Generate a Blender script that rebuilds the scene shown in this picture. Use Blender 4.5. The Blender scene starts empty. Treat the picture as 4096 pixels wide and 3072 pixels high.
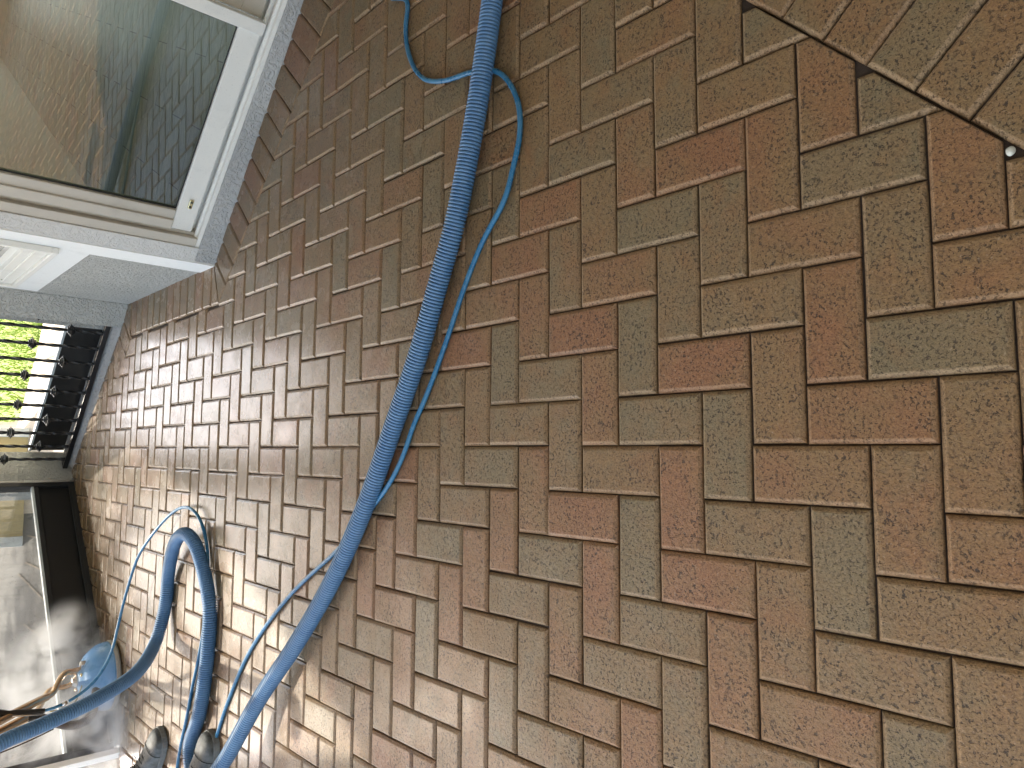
import bpy, bmesh, math, random
from mathutils import Vector, Matrix, noise as mnoise
random.seed(7)
scene = bpy.context.scene
col = scene.collection
R = math.radians

# ------------------------------------------------------------------ camera
# rows of the world->camera rotation of the upright phone; the picture is stored turned by 90 degrees
ROW_R = Vector((0.99571127, -0.064365901, 0.066453725))
ROW_U = Vector((-0.004972673, 0.680026948, 0.733170254))
ROW_B = Vector((-0.092381488, -0.730356338, 0.676790426))
CAM = Vector((0.084828022, -1.767783685, 1.189961725))
FPX = 2952.17
cd = bpy.data.cameras.new('camera'); cam = bpy.data.objects.new('camera', cd); col.objects.link(cam)
cam.matrix_world = Matrix(((-ROW_U.x, ROW_R.x, ROW_B.x, CAM.x), (-ROW_U.y, ROW_R.y, ROW_B.y, CAM.y),
                           (-ROW_U.z, ROW_R.z, ROW_B.z, CAM.z), (0, 0, 0, 1)))
cd.sensor_width = 36; cd.lens = 36 * FPX / 4096; cd.clip_start = 0.02; cd.clip_end = 500
scene.camera = cam

# ------------------------------------------------------------------ light
SUN_EL, SUN_AZ = 45.0, -14.5            # azimuth from +Y towards +X
sdir = Vector((math.sin(R(SUN_AZ)) * math.cos(R(SUN_EL)), math.cos(R(SUN_AZ)) * math.cos(R(SUN_EL)), math.sin(R(SUN_EL))))
w = bpy.data.worlds.new('World'); scene.world = w; w.use_nodes = True
nt = w.node_tree; bg = nt.nodes['Background']; sky = nt.nodes.new('ShaderNodeTexSky')
sky.sky_type = 'NISHITA'; sky.sun_disc = False; sky.sun_elevation = R(SUN_EL); sky.sun_rotation = R(SUN_AZ)
sky.dust_density = 2.0; sky.air_density = 0.8; sky.ozone_density = 0.4
tint = nt.nodes.new('ShaderNodeMix'); tint.data_type = 'RGBA'; tint.blend_type = 'MULTIPLY'; tint.inputs[0].default_value = 1; tint.inputs[7].default_value = (1.0, .94, .83, 1)
nt.links.new(sky.outputs[0], tint.inputs[6]); nt.links.new(tint.outputs[2], bg.inputs[0]); bg.inputs[1].default_value = 0.15
sl = bpy.data.lights.new('sun', 'SUN'); sl.energy = 2.0; sl.angle = R(1.0); sl.color = (1, 0.93, 0.82)
so = bpy.data.objects.new('sun', sl); col.objects.link(so); so.rotation_euler = sdir.to_track_quat('Z', 'Y').to_euler()
scene.view_settings.view_transform = 'Standard'; scene.view_settings.look = 'None'
scene.view_settings.exposure = 2.6; scene.view_settings.gamma = 1
scene.render.engine = 'CYCLES'
scene.cycles.volume_bounces = 2; scene.cycles.max_bounces = 10; scene.cycles.transparent_max_bounces = 12

# ------------------------------------------------------------------ helpers
def ray(u, v):
    x = (1536 - v) / FPX; y = (2048 - u) / FPX
    return (ROW_R * x + ROW_U * y - ROW_B).normalized()
def onz(u, v, z=0.0):
    d = ray(u, v); return CAM + d * ((z - CAM.z) / d.z)
def ony(u, v, Y):
    d = ray(u, v); return CAM + d * ((Y - CAM.y) / d.y)
def tag(o, label=None, cat=None, group=None, kind=None):
    if label: o['label'] = label
    if cat: o['category'] = cat
    if group: o['group'] = group
    if kind: o['kind'] = kind
    return o
def empty(name, loc, label, cat, group=None):
    o = bpy.data.objects.new(name, None); col.objects.link(o); o.location = loc; o.empty_display_size = .1
    return tag(o, label, cat, group)
def quad(name, fr, t0, t1, o, z0, z1, mat, parent):
    v = [fr.P(t0, o, z0), fr.P(t1, o, z0), fr.P(t1, o, z1), fr.P(t0, o, z1)]
    me = bpy.data.meshes.new(name); me.from_pydata([tuple(p) for p in v], [], [(0, 1, 2, 3)]); me.update()
    n3 = Vector((fr.n.x, fr.n.y, 0))
    if me.polygons[0].normal.dot(n3) < 0: me.flip_normals()
    return link_mesh(name, me, mat, parent)
def link_mesh(name, me, mat, parent=None):
    o = bpy.data.objects.new(name, me); col.objects.link(o)
    if mat is not None:
        for m in (mat if isinstance(mat, (list, tuple)) else [mat]): me.materials.append(m)
    if parent is not None:
        o.parent = parent; o.matrix_parent_inverse = pworld(parent).inverted()
    return o
def pworld(o):
    m = Matrix.LocRotScale(o.location, o.rotation_euler, o.scale)
    if o.parent is not None: m = pworld(o.parent) @ o.matrix_parent_inverse @ m
    return m
def pyd(name, verts, faces, mat, parent=None, smooth=False, uvs=None):
    me = bpy.data.meshes.new(name); me.from_pydata([tuple(v) for v in verts], [], faces); me.update()
    bm = bmesh.new(); bm.from_mesh(me); bmesh.ops.recalc_face_normals(bm, faces=bm.faces); bm.to_mesh(me); bm.free()
    if smooth:
        for p in me.polygons: p.use_smooth = True
    return link_mesh(name, me, mat, parent)
class MB:
    def __init__(s): s.v = []; s.f = []
    def add(s, v, f):
        n = len(s.v); s.v += [Vector(p) for p in v]; s.f += [tuple(i + n for i in q) for q in f]
    def prism(s, pts, z0, z1):
        """pts: 2D footprint; z0,z1 floats or functions of the point"""
        n = len(pts); g = lambda z, p: z(p) if callable(z) else z
        v = [(p[0], p[1], g(z0, p)) for p in pts] + [(p[0], p[1], g(z1, p)) for p in pts]
        f = [tuple(range(n))[::-1], tuple(range(n, 2 * n))] + [(i, (i + 1) % n, n + (i + 1) % n, n + i) for i in range(n)]
        s.add(v, f)
    def box8(s, v):
        s.add(v, [(3, 2, 1, 0), (4, 5, 6, 7), (0, 1, 5, 4), (1, 2, 6, 5), (2, 3, 7, 6), (3, 0, 4, 7)])
    def build(s, name, mat, parent=None, bevel=0, smooth=False, seg=2):
        o = pyd(name, s.v, s.f, mat, parent, smooth)
        if bevel:
            m = o.modifiers.new('bevel', 'BEVEL'); m.width = bevel; m.segments = seg; m.limit_method = 'ANGLE'
        return o
class Frame:
    """vertical plane frame: t along, o out towards the patio, z up"""
    def __init__(s, p, q, shear=0.0):
        s.p = Vector(p[:2]).to_2d(); d = Vector(q[:2]).to_2d() - s.p; s.L = d.length; s.d = d / s.L
        s.n = Vector((-s.d.y, s.d.x)); s.sh = shear
        if s.n.dot(Vector((CAM.x, CAM.y)) - s.p) < 0: s.n = -s.n
    def P(s, t, o, z):
        a = s.p + s.d * t + s.n * o; return Vector((a.x, a.y, z + s.sh * t))
    def box(s, mb, t0, t1, o0, o1, z0, z1):
        P = s.P
        mb.box8([P(t0, o0, z0), P(t1, o0, z0), P(t1, o1, z0), P(t0, o1, z0), P(t0, o0, z1), P(t1, o0, z1), P(t1, o1, z1), P(t0, o1, z1)])
def catmull(P, step=0.01):
    P = [Vector(p) for p in P]; out = []
    Q = [P[0] * 2 - P[1]] + P + [P[-1] * 2 - P[-2]]
    for i in range(1, len(Q) - 2):
        a, b, c, d = Q[i - 1:i + 3]
        n = max(2, int((c - b).length / step))
        for k in range(n):
            t = k / n
            out.append(0.5 * ((2 * b) + (c - a) * t + (2 * a - 5 * b + 4 * c - d) * t * t + (3 * b - a - 3 * c + d) * t ** 3))
    out.append(P[-1]); return out
def resample(pts, step):
    out = [pts[0].copy()]; acc = 0.0; nxt = step
    for a, b in zip(pts, pts[1:]):
        L = (b - a).length
        while acc + L >= nxt:
            out.append(a.lerp(b, (nxt - acc) / L)); nxt += step
        acc += L
    return out
def smooth_path(pts, it):
    for _ in range(it):
        pts = [pts[0]] + [(pts[i - 1] + pts[i] * 2 + pts[i + 1]) / 4 for i in range(1, len(pts) - 1)] + [pts[-1]]
    return pts
def frames(pts):
    fr = []; up = Vector((0, 0, 1)); prev = None
    for i in range(len(pts)):
        t = (pts[min(i + 1, len(pts) - 1)] - pts[max(i - 1, 0)]).normalized()
        if prev is None:
            n = up.cross(t)
            if n.length < .1: n = Vector((1, 0, 0)).cross(t)
            n.normalize()
        else:
            n = prev - t * prev.dot(t); n.normalize()
        prev = n; fr.append((t, n, t.cross(n)))
    return fr
def tube(mb, pts, rad, seg=12, caps=True):
    fr = frames(pts); base = len(mb.v); n = len(pts); rf = rad if callable(rad) else (lambda i: rad)
    for i, (p, (t, a, b)) in enumerate(zip(pts, fr)):
        r = rf(i)
        for k in range(seg):
            th = 2 * math.pi * k / seg; mb.v.append(p + (a * math.cos(th) + b * math.sin(th)) * r)
    for i in range(n - 1):
        for k in range(seg):
            k2 = (k + 1) % seg
            mb.f.append((base + i * seg + k, base + i * seg + k2, base + (i + 1) * seg + k2, base + (i + 1) * seg + k))
    if caps:
        mb.f.append(tuple(base + k for k in range(seg))[::-1]); mb.f.append(tuple(base + (n - 1) * seg + k for k in range(seg)))
def corrugated(mb, pts, R0, depth, pitch, seg=22, groove=.28):
    """pts at fine spacing -> ring profile of a ribbed vacuum hose"""
    prof = [(0, R0 - depth), (groove * .5, R0 - depth), (groove * .75, R0 - depth * .12), (.45 + groove * .3, R0), (.93, R0 - depth * .12)]
    base_pts = resample(pts, pitch); fr = frames(base_pts); P2 = []; rad = []
    for i in range(len(base_pts) - 1):
        for s, r in prof:
            P2.append(base_pts[i].lerp(base_pts[i + 1], s)); rad.append(r)
    tube(mb, P2, lambda i: rad[i], seg)
def lathe(mb, prof, c, seg=32, axis=None, start=None):
    axis = axis or Vector((0, 0, 1)); a = axis.orthogonal().normalized(); b = axis.cross(a)
    base = len(mb.v); n = len(prof)
    for r, z in prof:
        for k in range(seg):
            th = 2 * math.pi * k / seg; mb.v.append(Vector(c) + axis * z + (a * math.cos(th) + b * math.sin(th)) * r)
    for i in range(n - 1):
        for k in range(seg):
            k2 = (k + 1) % seg
            mb.f.append((base + i * seg + k, base + i * seg + k2, base + (i + 1) * seg + k2, base + (i + 1) * seg + k))
    mb.f.append(tuple(base + k for k in range(seg))[::-1]); mb.f.append(tuple(base + (n - 1) * seg + k for k in range(seg)))

# ------------------------------------------------------------------ materials
class Mat:
    def __init__(s, name, color=(.5, .5, .5), rough=.6, metal=0, spec=.5):
        s.m = bpy.data.materials.new(name); s.m.use_nodes = True; s.nt = s.m.node_tree; s.b = s.nt.nodes['Principled BSDF']
        s.b.inputs['Base Color'].default_value = (*color, 1); s.b.inputs['Roughness'].default_value = rough
        s.b.inputs['Metallic'].default_value = metal; s.b.inputs['Specular IOR Level'].default_value = spec
        s.tc = None; s.last = None
    def n(s, t, **kw):
        x = s.nt.nodes.new(t)
        for k, v in kw.items(): setattr(x, k, v)
        return x
    def l(s, a, b): s.nt.links.new(a, b)
    def coord(s):
        if s.tc is None: s.tc = s.n('ShaderNodeNewGeometry')
        return s.tc.outputs['Position']
    def noise(s, scale, detail=3, rough=.5, dist=0, vec=None):
        x = s.n('ShaderNodeTexNoise'); x.inputs['Scale'].default_value = scale; x.inputs['Detail'].default_value = detail
        x.inputs['Roughness'].default_value = rough; x.inputs['Distortion'].default_value = dist
        s.l(vec or s.coord(), x.inputs['Vector']); return x.outputs['Fac']
    def ramp(s, fac, stops, interp='LINEAR'):
        x = s.n('ShaderNodeValToRGB'); cr = x.color_ramp; cr.interpolation = interp
        while len(cr.elements) < len(stops): cr.elements.new(.5)
        for e, (p, c) in zip(cr.elements, stops):
            e.position = p; e.color = (*c, 1) if len(c) == 3 else c
        s.l(fac, x.inputs['Fac']); return x.outputs['Color']
    def mr(s, fac, a, b, c=0, d=1):
        x = s.n('ShaderNodeMapRange'); s.l(fac, x.inputs[0])
        for i, v in zip((1, 2, 3, 4), (a, b, c, d)): x.inputs[i].default_value = v
        return x.outputs[0]
    def mix(s, fac, a, b, mode='MIX'):
        x = s.n('ShaderNodeMix', data_type='RGBA', blend_type=mode)
        for v, i in ((fac, 0), (a, 6), (b, 7)):
            if isinstance(v, (int, float)): x.inputs[i].default_value = v
            elif isinstance(v, tuple): x.inputs[i].default_value = (*v, 1)
            else: s.l(v, x.inputs[i])
        return x.outputs[2]
    def math(s, op, a, b=0.0):
        x = s.n('ShaderNodeMath', operation=op)
        for v, i in ((a, 0), (b, 1)):
            if isinstance(v, (int, float)): x.inputs[i].default_value = v
            else: s.l(v, x.inputs[i])
        return x.outputs[0]
    def bump(s, h, strength, dist):
        x = s.n('ShaderNodeBump'); x.inputs['Strength'].default_value = strength; x.inputs['Distance'].default_value = dist
        s.l(h, x.inputs['Height'])
        if s.last is not None: s.l(s.last, x.inputs['Normal'])
        s.last = x.outputs['Normal']; s.l(s.last, s.b.inputs['Normal']); return s
    def set(s, name, v):
        if isinstance(v, (int, float)): s.b.inputs[name].default_value = v
        elif isinstance(v, tuple): s.b.inputs[name].default_value = (*v, 1)
        else: s.l(v, s.b.inputs[name])
        return s

def stucco(name, c, c2, rough_bump=1.0, fine=1.0):
    m = Mat(name, c, .85, spec=.25)
    big = m.noise(1.8, 4); sp = m.noise(160, 3, .6)
    cc = m.mix(m.mr(big, .35, .7), c, c2)
    cc = m.mix(m.mr(sp, .62, .7, 0, .55), cc, tuple(x * .45 for x in c))
    m.set('Base Color', cc)
    worm = m.noise(42, 3, .55, 1.4)
    m.bump(m.mr(worm, .42, .60), .9 * rough_bump, .006)
    m.bump(m.noise(260, 3, .6), .6 * fine, .0015)
    return m.m
M = {}
M['stucco_rough'] = stucco('rough grey stucco', (.50, .50, .46), (.42, .42, .39))
M['stucco_fine'] = stucco('fine white stucco', (.70, .69, .65), (.62, .61, .57), .5, 1.2)
M['stucco_curb'] = stucco('curb stucco', (.50, .50, .48), (.38, .38, .37), .8, 1.0)
def paintm(name, c, rough=.45, speck=.5, dirt=(.2, .18, .14)):
    m = Mat(name, c, rough, spec=.4)
    sp = m.noise(220, 2, .6); st = m.noise(9, 5, .65, .6)
    cc = m.mix(m.mr(sp, .66, .72, 0, speck), c, dirt)
    cc = m.mix(m.mr(st, .56, .78, 0, .35), cc, tuple(x * .62 for x in c))
    m.set('Base Color', cc); m.bump(m.noise(120, 3), .25, .0008); return m.m
M['white_paint'] = paintm('white painted render', (.82, .83, .80), .6, .35)
M['white_alu'] = paintm('white aluminium', (.80, .79, .73), .35, .35)
M['beige_alu'] = paintm('beige aluminium', (.56, .52, .44), .4, .25)
M['black_alu'] = paintm('black aluminium', (.018, .018, .018), .42, .3, (.10, .10, .09))
M['black_iron'] = paintm('black painted iron', (.012, .012, .013), .32, .15, (.09, .09, .09))
M['pale_bead'] = paintm('pale blue grey bead', (.50, .55, .56), .4, .25)
M['rubber'] = Mat('black rubber', (.012, .012, .012), .5).m
M['soffit'] = paintm('soffit paint', (.62, .60, .56), .7, .2)
M['chrome'] = Mat('stainless tube', (.60, .42, .26), .22, 1).m
M['brass'] = Mat('brass fitting', (.75, .62, .34), .25, 1).m
M['steel'] = Mat('steel', (.6, .6, .58), .25, 1).m

def kick():
    m = Mat('black kick plate', (.010, .009, .008), .35)
    vec = m.n('ShaderNodeMapping'); vec.inputs['Scale'].default_value = (1, 1, .35); m.l(m.coord(), vec.inputs['Vector'])
    sp = m.noise(330, 3, .7); st = m.noise(11, 5, .7, .8, vec.outputs[0])
    cc = m.mix(m.mr(sp, .6, .72, 0, .5), (.008, .0075, .007), (.09, .085, .075))
    cc = m.mix(m.mr(st, .5, .8, 0, .35), cc, (.030, .026, .022)); m.set('Base Color', cc)
    m.set('Roughness', m.mr(st, .3, .7, .28, .6)); return m.m
M['kick'] = kick()

def glass(name, tint, dirt, dirtc=(.5, .5, .47), ior=1.75):
    m = Mat(name); nt = m.nt; out = nt.nodes['Material Output']; nt.nodes.remove(m.b)
    tr = m.n('ShaderNodeBsdfTransparent'); tr.inputs[0].default_value = (*tint, 1)
    gl = m.n('ShaderNodeBsdfGlossy'); gl.inputs['Roughness'].default_value = .01; gl.inputs[0].default_value = (1, 1, 1, 1)
    fr = m.n('ShaderNodeFresnel'); fr.inputs[0].default_value = ior
    gg = m.n('ShaderNodeNewGeometry'); mx = m.n('ShaderNodeMixShader'); m.l(m.math('MULTIPLY', fr.outputs[0], m.math('SUBTRACT', 1.0, gg.outputs['Backfacing'])), mx.inputs[0]); m.l(tr.outputs[0], mx.inputs[1]); m.l(gl.outputs[0], mx.inputs[2])
    df = m.n('ShaderNodeBsdfDiffuse'); df.inputs[0].default_value = (*dirtc, 1)
    vec = m.n('ShaderNodeMapping'); vec.inputs['Scale'].default_value = (1, 1, .3); m.l(m.coord(), vec.inputs['Vector'])
    f = m.noise(14, 5, .7, .6, vec.outputs[0]); g2 = m.noise(220, 2, .6)
    fac = m.math('ADD', m.mr(f, .35, .8, dirt * .4, dirt * 1.6), m.mr(g2, .62, .72, 0, dirt * .9))
    m2 = m.n('ShaderNodeMixShader'); m.l(fac, m2.inputs[0]); m.l(mx.outputs[0], m2.inputs[1]); m.l(df.outputs[0], m2.inputs[2])
    m.l(m2.outputs[0], out.inputs[0]); return m.m
M['door_glass'] = glass('sliding door glass', (.44, .49, .40), .03, (.25, .26, .22), 2.2)
M['screen_glass'] = glass('dusty screen glazing', (.74, .74, .72), .30, (.36, .36, .34))
M['window_glass'] = glass('window glass', (.30, .33, .32), .03)

# ---- paving: every brick carries its own base tone
def brick_mat():
    m = Mat('tumbled concrete brick', (.2, .12, .08), .5, spec=.38)
    at = m.n('ShaderNodeVertexColor'); at.layer_name = 'tone'; sep = m.n('ShaderNodeSeparateColor'); m.l(at.outputs[0], sep.inputs[0])
    r, g, b = sep.outputs[0], sep.outputs[1], sep.outputs[2]
    # r : brown..red, g : greyness, b : random shift of the clouding, alpha : painted bevel highlight
    vec = m.n('ShaderNodeCombineXYZ'); m.l(m.math('MULTIPLY', b, 31.0), vec.inputs[2])
    add = m.n('ShaderNodeVectorMath', operation='ADD'); m.l(m.coord(), add.inputs[0]); m.l(vec.outputs[0], add.inputs[1])
    V = add.outputs[0]
    cloud = m.noise(8, 3, .55, .3, V); cloud2 = m.noise(17, 4, .6, .2, V)
    rr = m.math('ADD', r, m.mr(cloud, .3, .7, -.32, .32))
    gg = m.math('ADD', g, m.mr(cloud2, .3, .7, -.42, .34))
    warm = m.ramp(rr, [(0, (.195, .124, .054)), (.35, (.205, .122, .050)), (.65, (.215, .112, .045)), (1, (.222, .102, .042))])
    grey = m.ramp(cloud, [(.3, (.185, .132, .064)), (.7, (.162, .125, .064))])
    c = m.mix(m.mr(gg, .25, .95), warm, grey)
    fine = m.noise(300, 4, .7, 0, V); mid = m.noise(95, 4, .65, 0, V)
    c = m.mix(1.0, c, m.ramp(fine, [(.3, (.55, .55, .55)), (.5, (1, 1, 1)), (.72, (1.38, 1.34, 1.26))]), 'MULTIPLY')
    pit = m.noise(165, 4, .72, .15, V); pits = m.mr(pit, .56, .62)
    patch = m.mr(m.noise(20, 3, .6, 0, V), .36, .6)
    pits = m.math('MULTIPLY', pits, m.mr(patch, 0, 1, .25, 1))
    c = m.mix(m.math('MULTIPLY', pits, .90), c, (.022, .012, .005))
    grit = m.mr(m.noise(210, 2, .6, 0, V), .64, .72)
    c = m.mix(m.math('MULTIPLY', grit, .45), c, (.36, .27, .17))
    lime = m.mr(m.noise(3.2, 5, .6, .5), .68, .80, 0, .16)
    c = m.mix(lime, c, (.45, .42, .38))
    c = m.mix(m.math('MULTIPLY', at.outputs['Alpha'], m.mr(fine, .35, .6, .12, .42)), c, (.46, .32, .19))  # bevels coloured lighter to stand in for bright edge highlights
    m.set('Base Color', c)
    sx = m.n('ShaderNodeVectorMath', operation='DISTANCE'); m.l(m.coord(), sx.inputs[0]); sx.inputs[1].default_value = (-.1, 2.6, 0)
    film = m.mr(m.math('ADD', sx.outputs['Value'], m.mr(m.noise(2.2, 4, .6, .5), .3, .7, -.5, .5)), 1.7, 3.3, 1, 0)
    m.set('Coat Weight', m.math('MULTIPLY', film, .95)); m.set('Coat Roughness', m.mr(m.noise(11, 3, .6), .3, .7, .16, .34)); m.b.inputs['Coat IOR'].default_value = 1.5
    wet = m.noise(1.6, 4, .6, .4)
    m.set('Roughness', m.math('ADD', m.mr(wet, .3, .7, .42, .58), m.mr(fine, .3, .7, -.06, .10)))
    hgt = m.math('SUBTRACT', m.math('ADD', m.math('MULTIPLY', mid, .7), m.math('MULTIPLY', fine, .45)), m.math('MULTIPLY', pits, .7))
    m.bump(hgt, 1.0, .0040)
    return m.m
M['brick'] = brick_mat()
def sand():
    m = Mat('dark joint sand', (.02, .014, .009), .9)
    m.set('Base Color', m.mix(m.noise(400, 2), (.012, .008, .005), (.05, .032, .02))); return m.m
M['sand'] = sand()

def hose_mat(name, a, b, rough):
    m = Mat(name, a, rough, spec=.5)
    st = m.noise(26, 4, .65, .3); sp = m.noise(240, 3, .7)
    c = m.mix(m.mr(st, .35, .7), a, b)
    c = m.mix(m.mr(sp, .56, .74, 0, .38), c, (.30, .36, .42)); m.set('Base Color', c)
    m.set('Roughness', m.mr(st, .3, .7, rough - .08, rough + .15)); m.bump(sp, .3, .0006); return m.m
M['vac'] = hose_mat('blue vacuum hose', (.055, .15, .30), (.10, .215, .37), .38)
M['thin'] = hose_mat('blue pressure hose', (.012, .125, .26), (.035, .17, .30), .26)
M['brown_hose'] = hose_mat('brown flexible hose', (.045, .028, .02), (.07, .045, .03), .35)

# ------------------------------------------------------------------ ground line geometry (measured)
C1 = Vector((0.889, 1.427)); D0 = Vector((1.7505, 0.6635)); C2 = Vector((0.899, 2.672)); C3 = Vector((0.776, 2.777)); P4 = Vector((-0.059, 3.726))
F0 = Vector((-0.125, 3.674)); F1 = Vector((-0.894, 2.945))
FD = Frame(D0, C1, .030)          # sliding door plane, t from D0 (t=1.151 at C1)
FW = Frame(C1, C2)                # window wall
FC = Frame(C2, C3)                # short facet
FR = Frame(C3, P4)                # railing line
FS = Frame(F0, F1)                # glazed screen line
ROOF = 3.2

# ------------------------------------------------------------------ paving
S = 0.1
def clip(poly, flags, n, c):
    """keep n.p <= c ; flags[i] belongs to edge i->i+1"""
    out = []; fl = []
    N = len(poly)
    for i in range(N):
        a, b = poly[i], poly[(i + 1) % N]; da = n.dot(a) - c; db = n.dot(b) - c
        if da <= 0:
            out.append(a)
            if db <= 0: fl.append(flags[i])
            else:
                fl.append(flags[i]); out.append(a.lerp(b, da / (da - db))); fl.append(False)
        elif db <= 0:
            out.append(a.lerp(b, da / (da - db))); fl.append(flags[i])
    return out, fl
def inset(poly, ds):
    N = len(poly); out = []
    for i in range(N):
        p = poly[i]; a = poly[i - 1]; b = poly[(i + 1) % N]
        e1 = (p - a); e2 = (b - p)
        if e1.length < 1e-6 or e2.length < 1e-6: return None
        e1.normalize(); e2.normalize()
        n1 = Vector((-e1.y, e1.x)); n2 = Vector((-e2.y, e2.x)); d1 = ds[i - 1]; d2 = ds[i]
        den = n1.x * n2.y - n1.y * n2.x
        if abs(den) < 1e-4: out.append(p + n1 * d1)
        else:
            x = (d1 * n2.y - d2 * n1.y) / den; y = (n1.x * d2 - n2.x * d1) / den
            dv = Vector((x, y)); lim = 2.6 * max(d1, d2)
            if dv.length > lim: dv = dv.normalized() * lim
            out.append(p + dv)
    return out
def area(p): return .5 * sum(p[i].x * p[(i + 1) % len(p)].y - p[(i + 1) % len(p)].x * p[i].y for i in range(len(p)))
bv, bf, btone = [], [], []
def add_brick(poly, flags, tone):
    # drop near-duplicate points
    q = []; f = []
    for i in range(len(poly)):
        if (poly[i] - poly[(i + 1) % len(poly)]).length > .004: q.append(poly[i]); f.append(flags[i])
    poly, flags = q, f
    if len(poly) < 3 or area(poly) < .0009: return
    c = sum(poly, Vector((0, 0))) / len(poly)
    ang = random.gauss(0, .0028); off = Vector((random.gauss(0, .0004), random.gauss(0, .0004)))
    ca, sa = math.cos(ang), math.sin(ang)
    poly = [c + off + Vector(((p - c).x * ca - (p - c).y * sa, (p - c).x * sa + (p - c).y * ca)) for p in poly]
    dz = random.gauss(0, .0007); tx, ty = random.gauss(0, .0045), random.gauss(0, .0045)
    gap = .0011 + abs(random.gauss(0, .0005))
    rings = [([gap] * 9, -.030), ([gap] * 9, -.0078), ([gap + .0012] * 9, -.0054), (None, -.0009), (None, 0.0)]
    base = len(bv); N = len(poly); acc = []
    for k, (d, z) in enumerate(rings):
        if k < 3: ds = [(d[0] if fl or k < 2 else gap + .0006) for fl in flags]
        elif k == 3: ds = [(.0078 if fl else gap + .0014) for fl in flags]
        else: ds = [(.0102 if fl else gap + .003) for fl in flags]
        r = inset(poly, ds)
        if r is None or area(r) < .0001: return
        acc += [Vector((p.x, p.y, z + dz + tx * (p.x - c.x) + ty * (p.y - c.y))) for p in r]
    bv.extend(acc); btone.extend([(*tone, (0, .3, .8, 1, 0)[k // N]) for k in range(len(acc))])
    for k in range(len(rings) - 1):
        for i in range(N):
            j = (i + 1) % N
            bf.append((base + k * N + i, base + k * N + j, base + (k + 1) * N + j, base + (k + 1) * N + i))
    t = base + (len(rings) - 1) * N
    bf.append(tuple(range(t, t + N)))
# tones picked from the photograph for the large near bricks: (p,q) of the brick's first cell -> (redness, greyness)
TONES = {}
SEEN = [(2322,613,0.25,0.7),(2613,880,0.25,0.95),(2871,904,0.25,0.6),(3444,662,0.25,0.75),(3565,387,0.25,0.8),(3081,145,0.25,0.6),(3759,1356,0.25,0.9),(2250,1065,0.25,0.55),(2524,1356,0.25,0.85),(2694,1146,0.25,0.5),(3000,1210,0.25,0.45),(3573,1001,0.25,0.5),(2694,371,0.25,0.5),(2452,379,0.25,0.55),(2185,839,0.8,0.08),(2790,629,0.85,0.08),(2314,1315,0.95,0.08),(2113,1033,0.85,0.08),(2460,1114,0.6,0.08),(3081,646,0.6,0.08),(3323,1291,0.7,0.08),(2790,1453,0.9,0.08),(3872,694,0.65,0.08),(3291,371,0.5,0.08),(3210,920,0.5,0.08),(2613,145,0.5,0.08),(3097,1420,0.55,0.08),(3904,1049,0.45,0.08),(2895,1778,0.25,0.85),(2540,2182,0.25,0.95),(2193,2230,0.25,0.85),(3363,2295,0.25,0.95),(2621,1673,0.25,0.7),(3016,2125,0.25,0.5),(2726,2859,0.25,0.6),(2484,2682,0.25,0.6),(2121,2666,0.25,0.7),(2185,2972,0.25,0.6),(3452,2714,0.25,0.45),(2322,2061,0.95,0.08),(2710,1988,0.85,0.08),(2823,2335,0.8,0.08),(2395,2375,0.85,0.08),(3476,1649,0.7,0.08),(2379,1657,0.6,0.08),(2920,2698,0.7,0.08),(3234,1907,0.5,0.08),(3097,1665,0.5,0.08),(3275,2892,0.5,0.08),(2113,1964,0.6,0.08),(2250,2537,0.5,0.08),(2330,2851,0.5,0.08),(999,1076,0.25,0.8),(1115,994,0.25,0.5),(1082,1242,0.25,0.6),(1159,1291,0.25,0.8),(1357,1043,0.25,0.8),(1561,1120,0.25,0.8),(1236,1308,0.25,0.6),(1644,977,0.25,0.5),(2008,1451,0.25,0.95),(1787,1561,0.25,0.6),(1809,1705,0.25,0.6),(1716,1716,0.25,0.5),(906,1286,0.25,0.6),(1187,999,0.9,0.08),(2069,1032,0.85,0.08),(1859,1402,0.9,0.08),(2239,1341,0.95,0.08),(1451,1076,0.7,0.08),(1385,1220,0.6,0.08),(2124,1275,0.6,0.08),(1622,1870,0.9,0.08),(1286,1143,0.55,0.08),(1132,1109,0.6,0.08),(1661,1143,0.6,0.08),(1958,1220,0.6,0.08),(1098,1396,0.6,0.08),(1754,2162,0.25,0.8),(1701,2551,0.25,0.95),(2001,2822,0.25,0.8),(1495,2551,0.25,0.6),(1412,2669,0.25,0.6),(2066,2386,0.25,0.6),(1065,2292,0.25,0.6),(2125,2680,0.25,0.5),(1542,2209,0.8,0.08),(1630,2080,0.7,0.08),(2007,2127,0.6,0.08),(1795,2409,0.75,0.08),(1901,2268,0.7,0.08),(1666,2303,0.5,0.08),(1577,2433,0.6,0.08),(1842,2669,0.5,0.08),(971,2480,0.6,0.08),(1000,2221,0.6,0.08)]
for u_, v_, a_, b_ in SEEN:
    x_ = onz(u_, v_); p_ = math.floor(-x_.y / S); q_ = math.floor(-x_.x / S)
    s_ = (p_ + q_) % 4
    if s_ == 1: q_ -= 1
    elif s_ == 3: p_ -= 1
    TONES[(p_, q_)] = (a_, b_)
def tone_for(key):
    rnd = random.Random(str(key))
    if key in TONES: a, b = TONES[key]
    else:
        x = rnd.random()
        if x < .12: a, b = rnd.uniform(.1, .3), rnd.uniform(.6, .9)         # olive grey
        elif x < .26: a, b = rnd.uniform(.55, .85), rnd.uniform(.05, .2)    # red
        else: a, b = rnd.uniform(.2, .5), rnd.uniform(.2, .5)               # brown
    return (max(0, min(1, a)), max(0, min(1, b)), rnd.random())
r2 = math.sqrt(.5)
nL = Vector((1, 1)) * r2; cL = 2.076 * r2          # border line along the door wall
nE = Vector((1, -1)) * r2; cE = 2.028 * r2         # border near the camera
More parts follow.
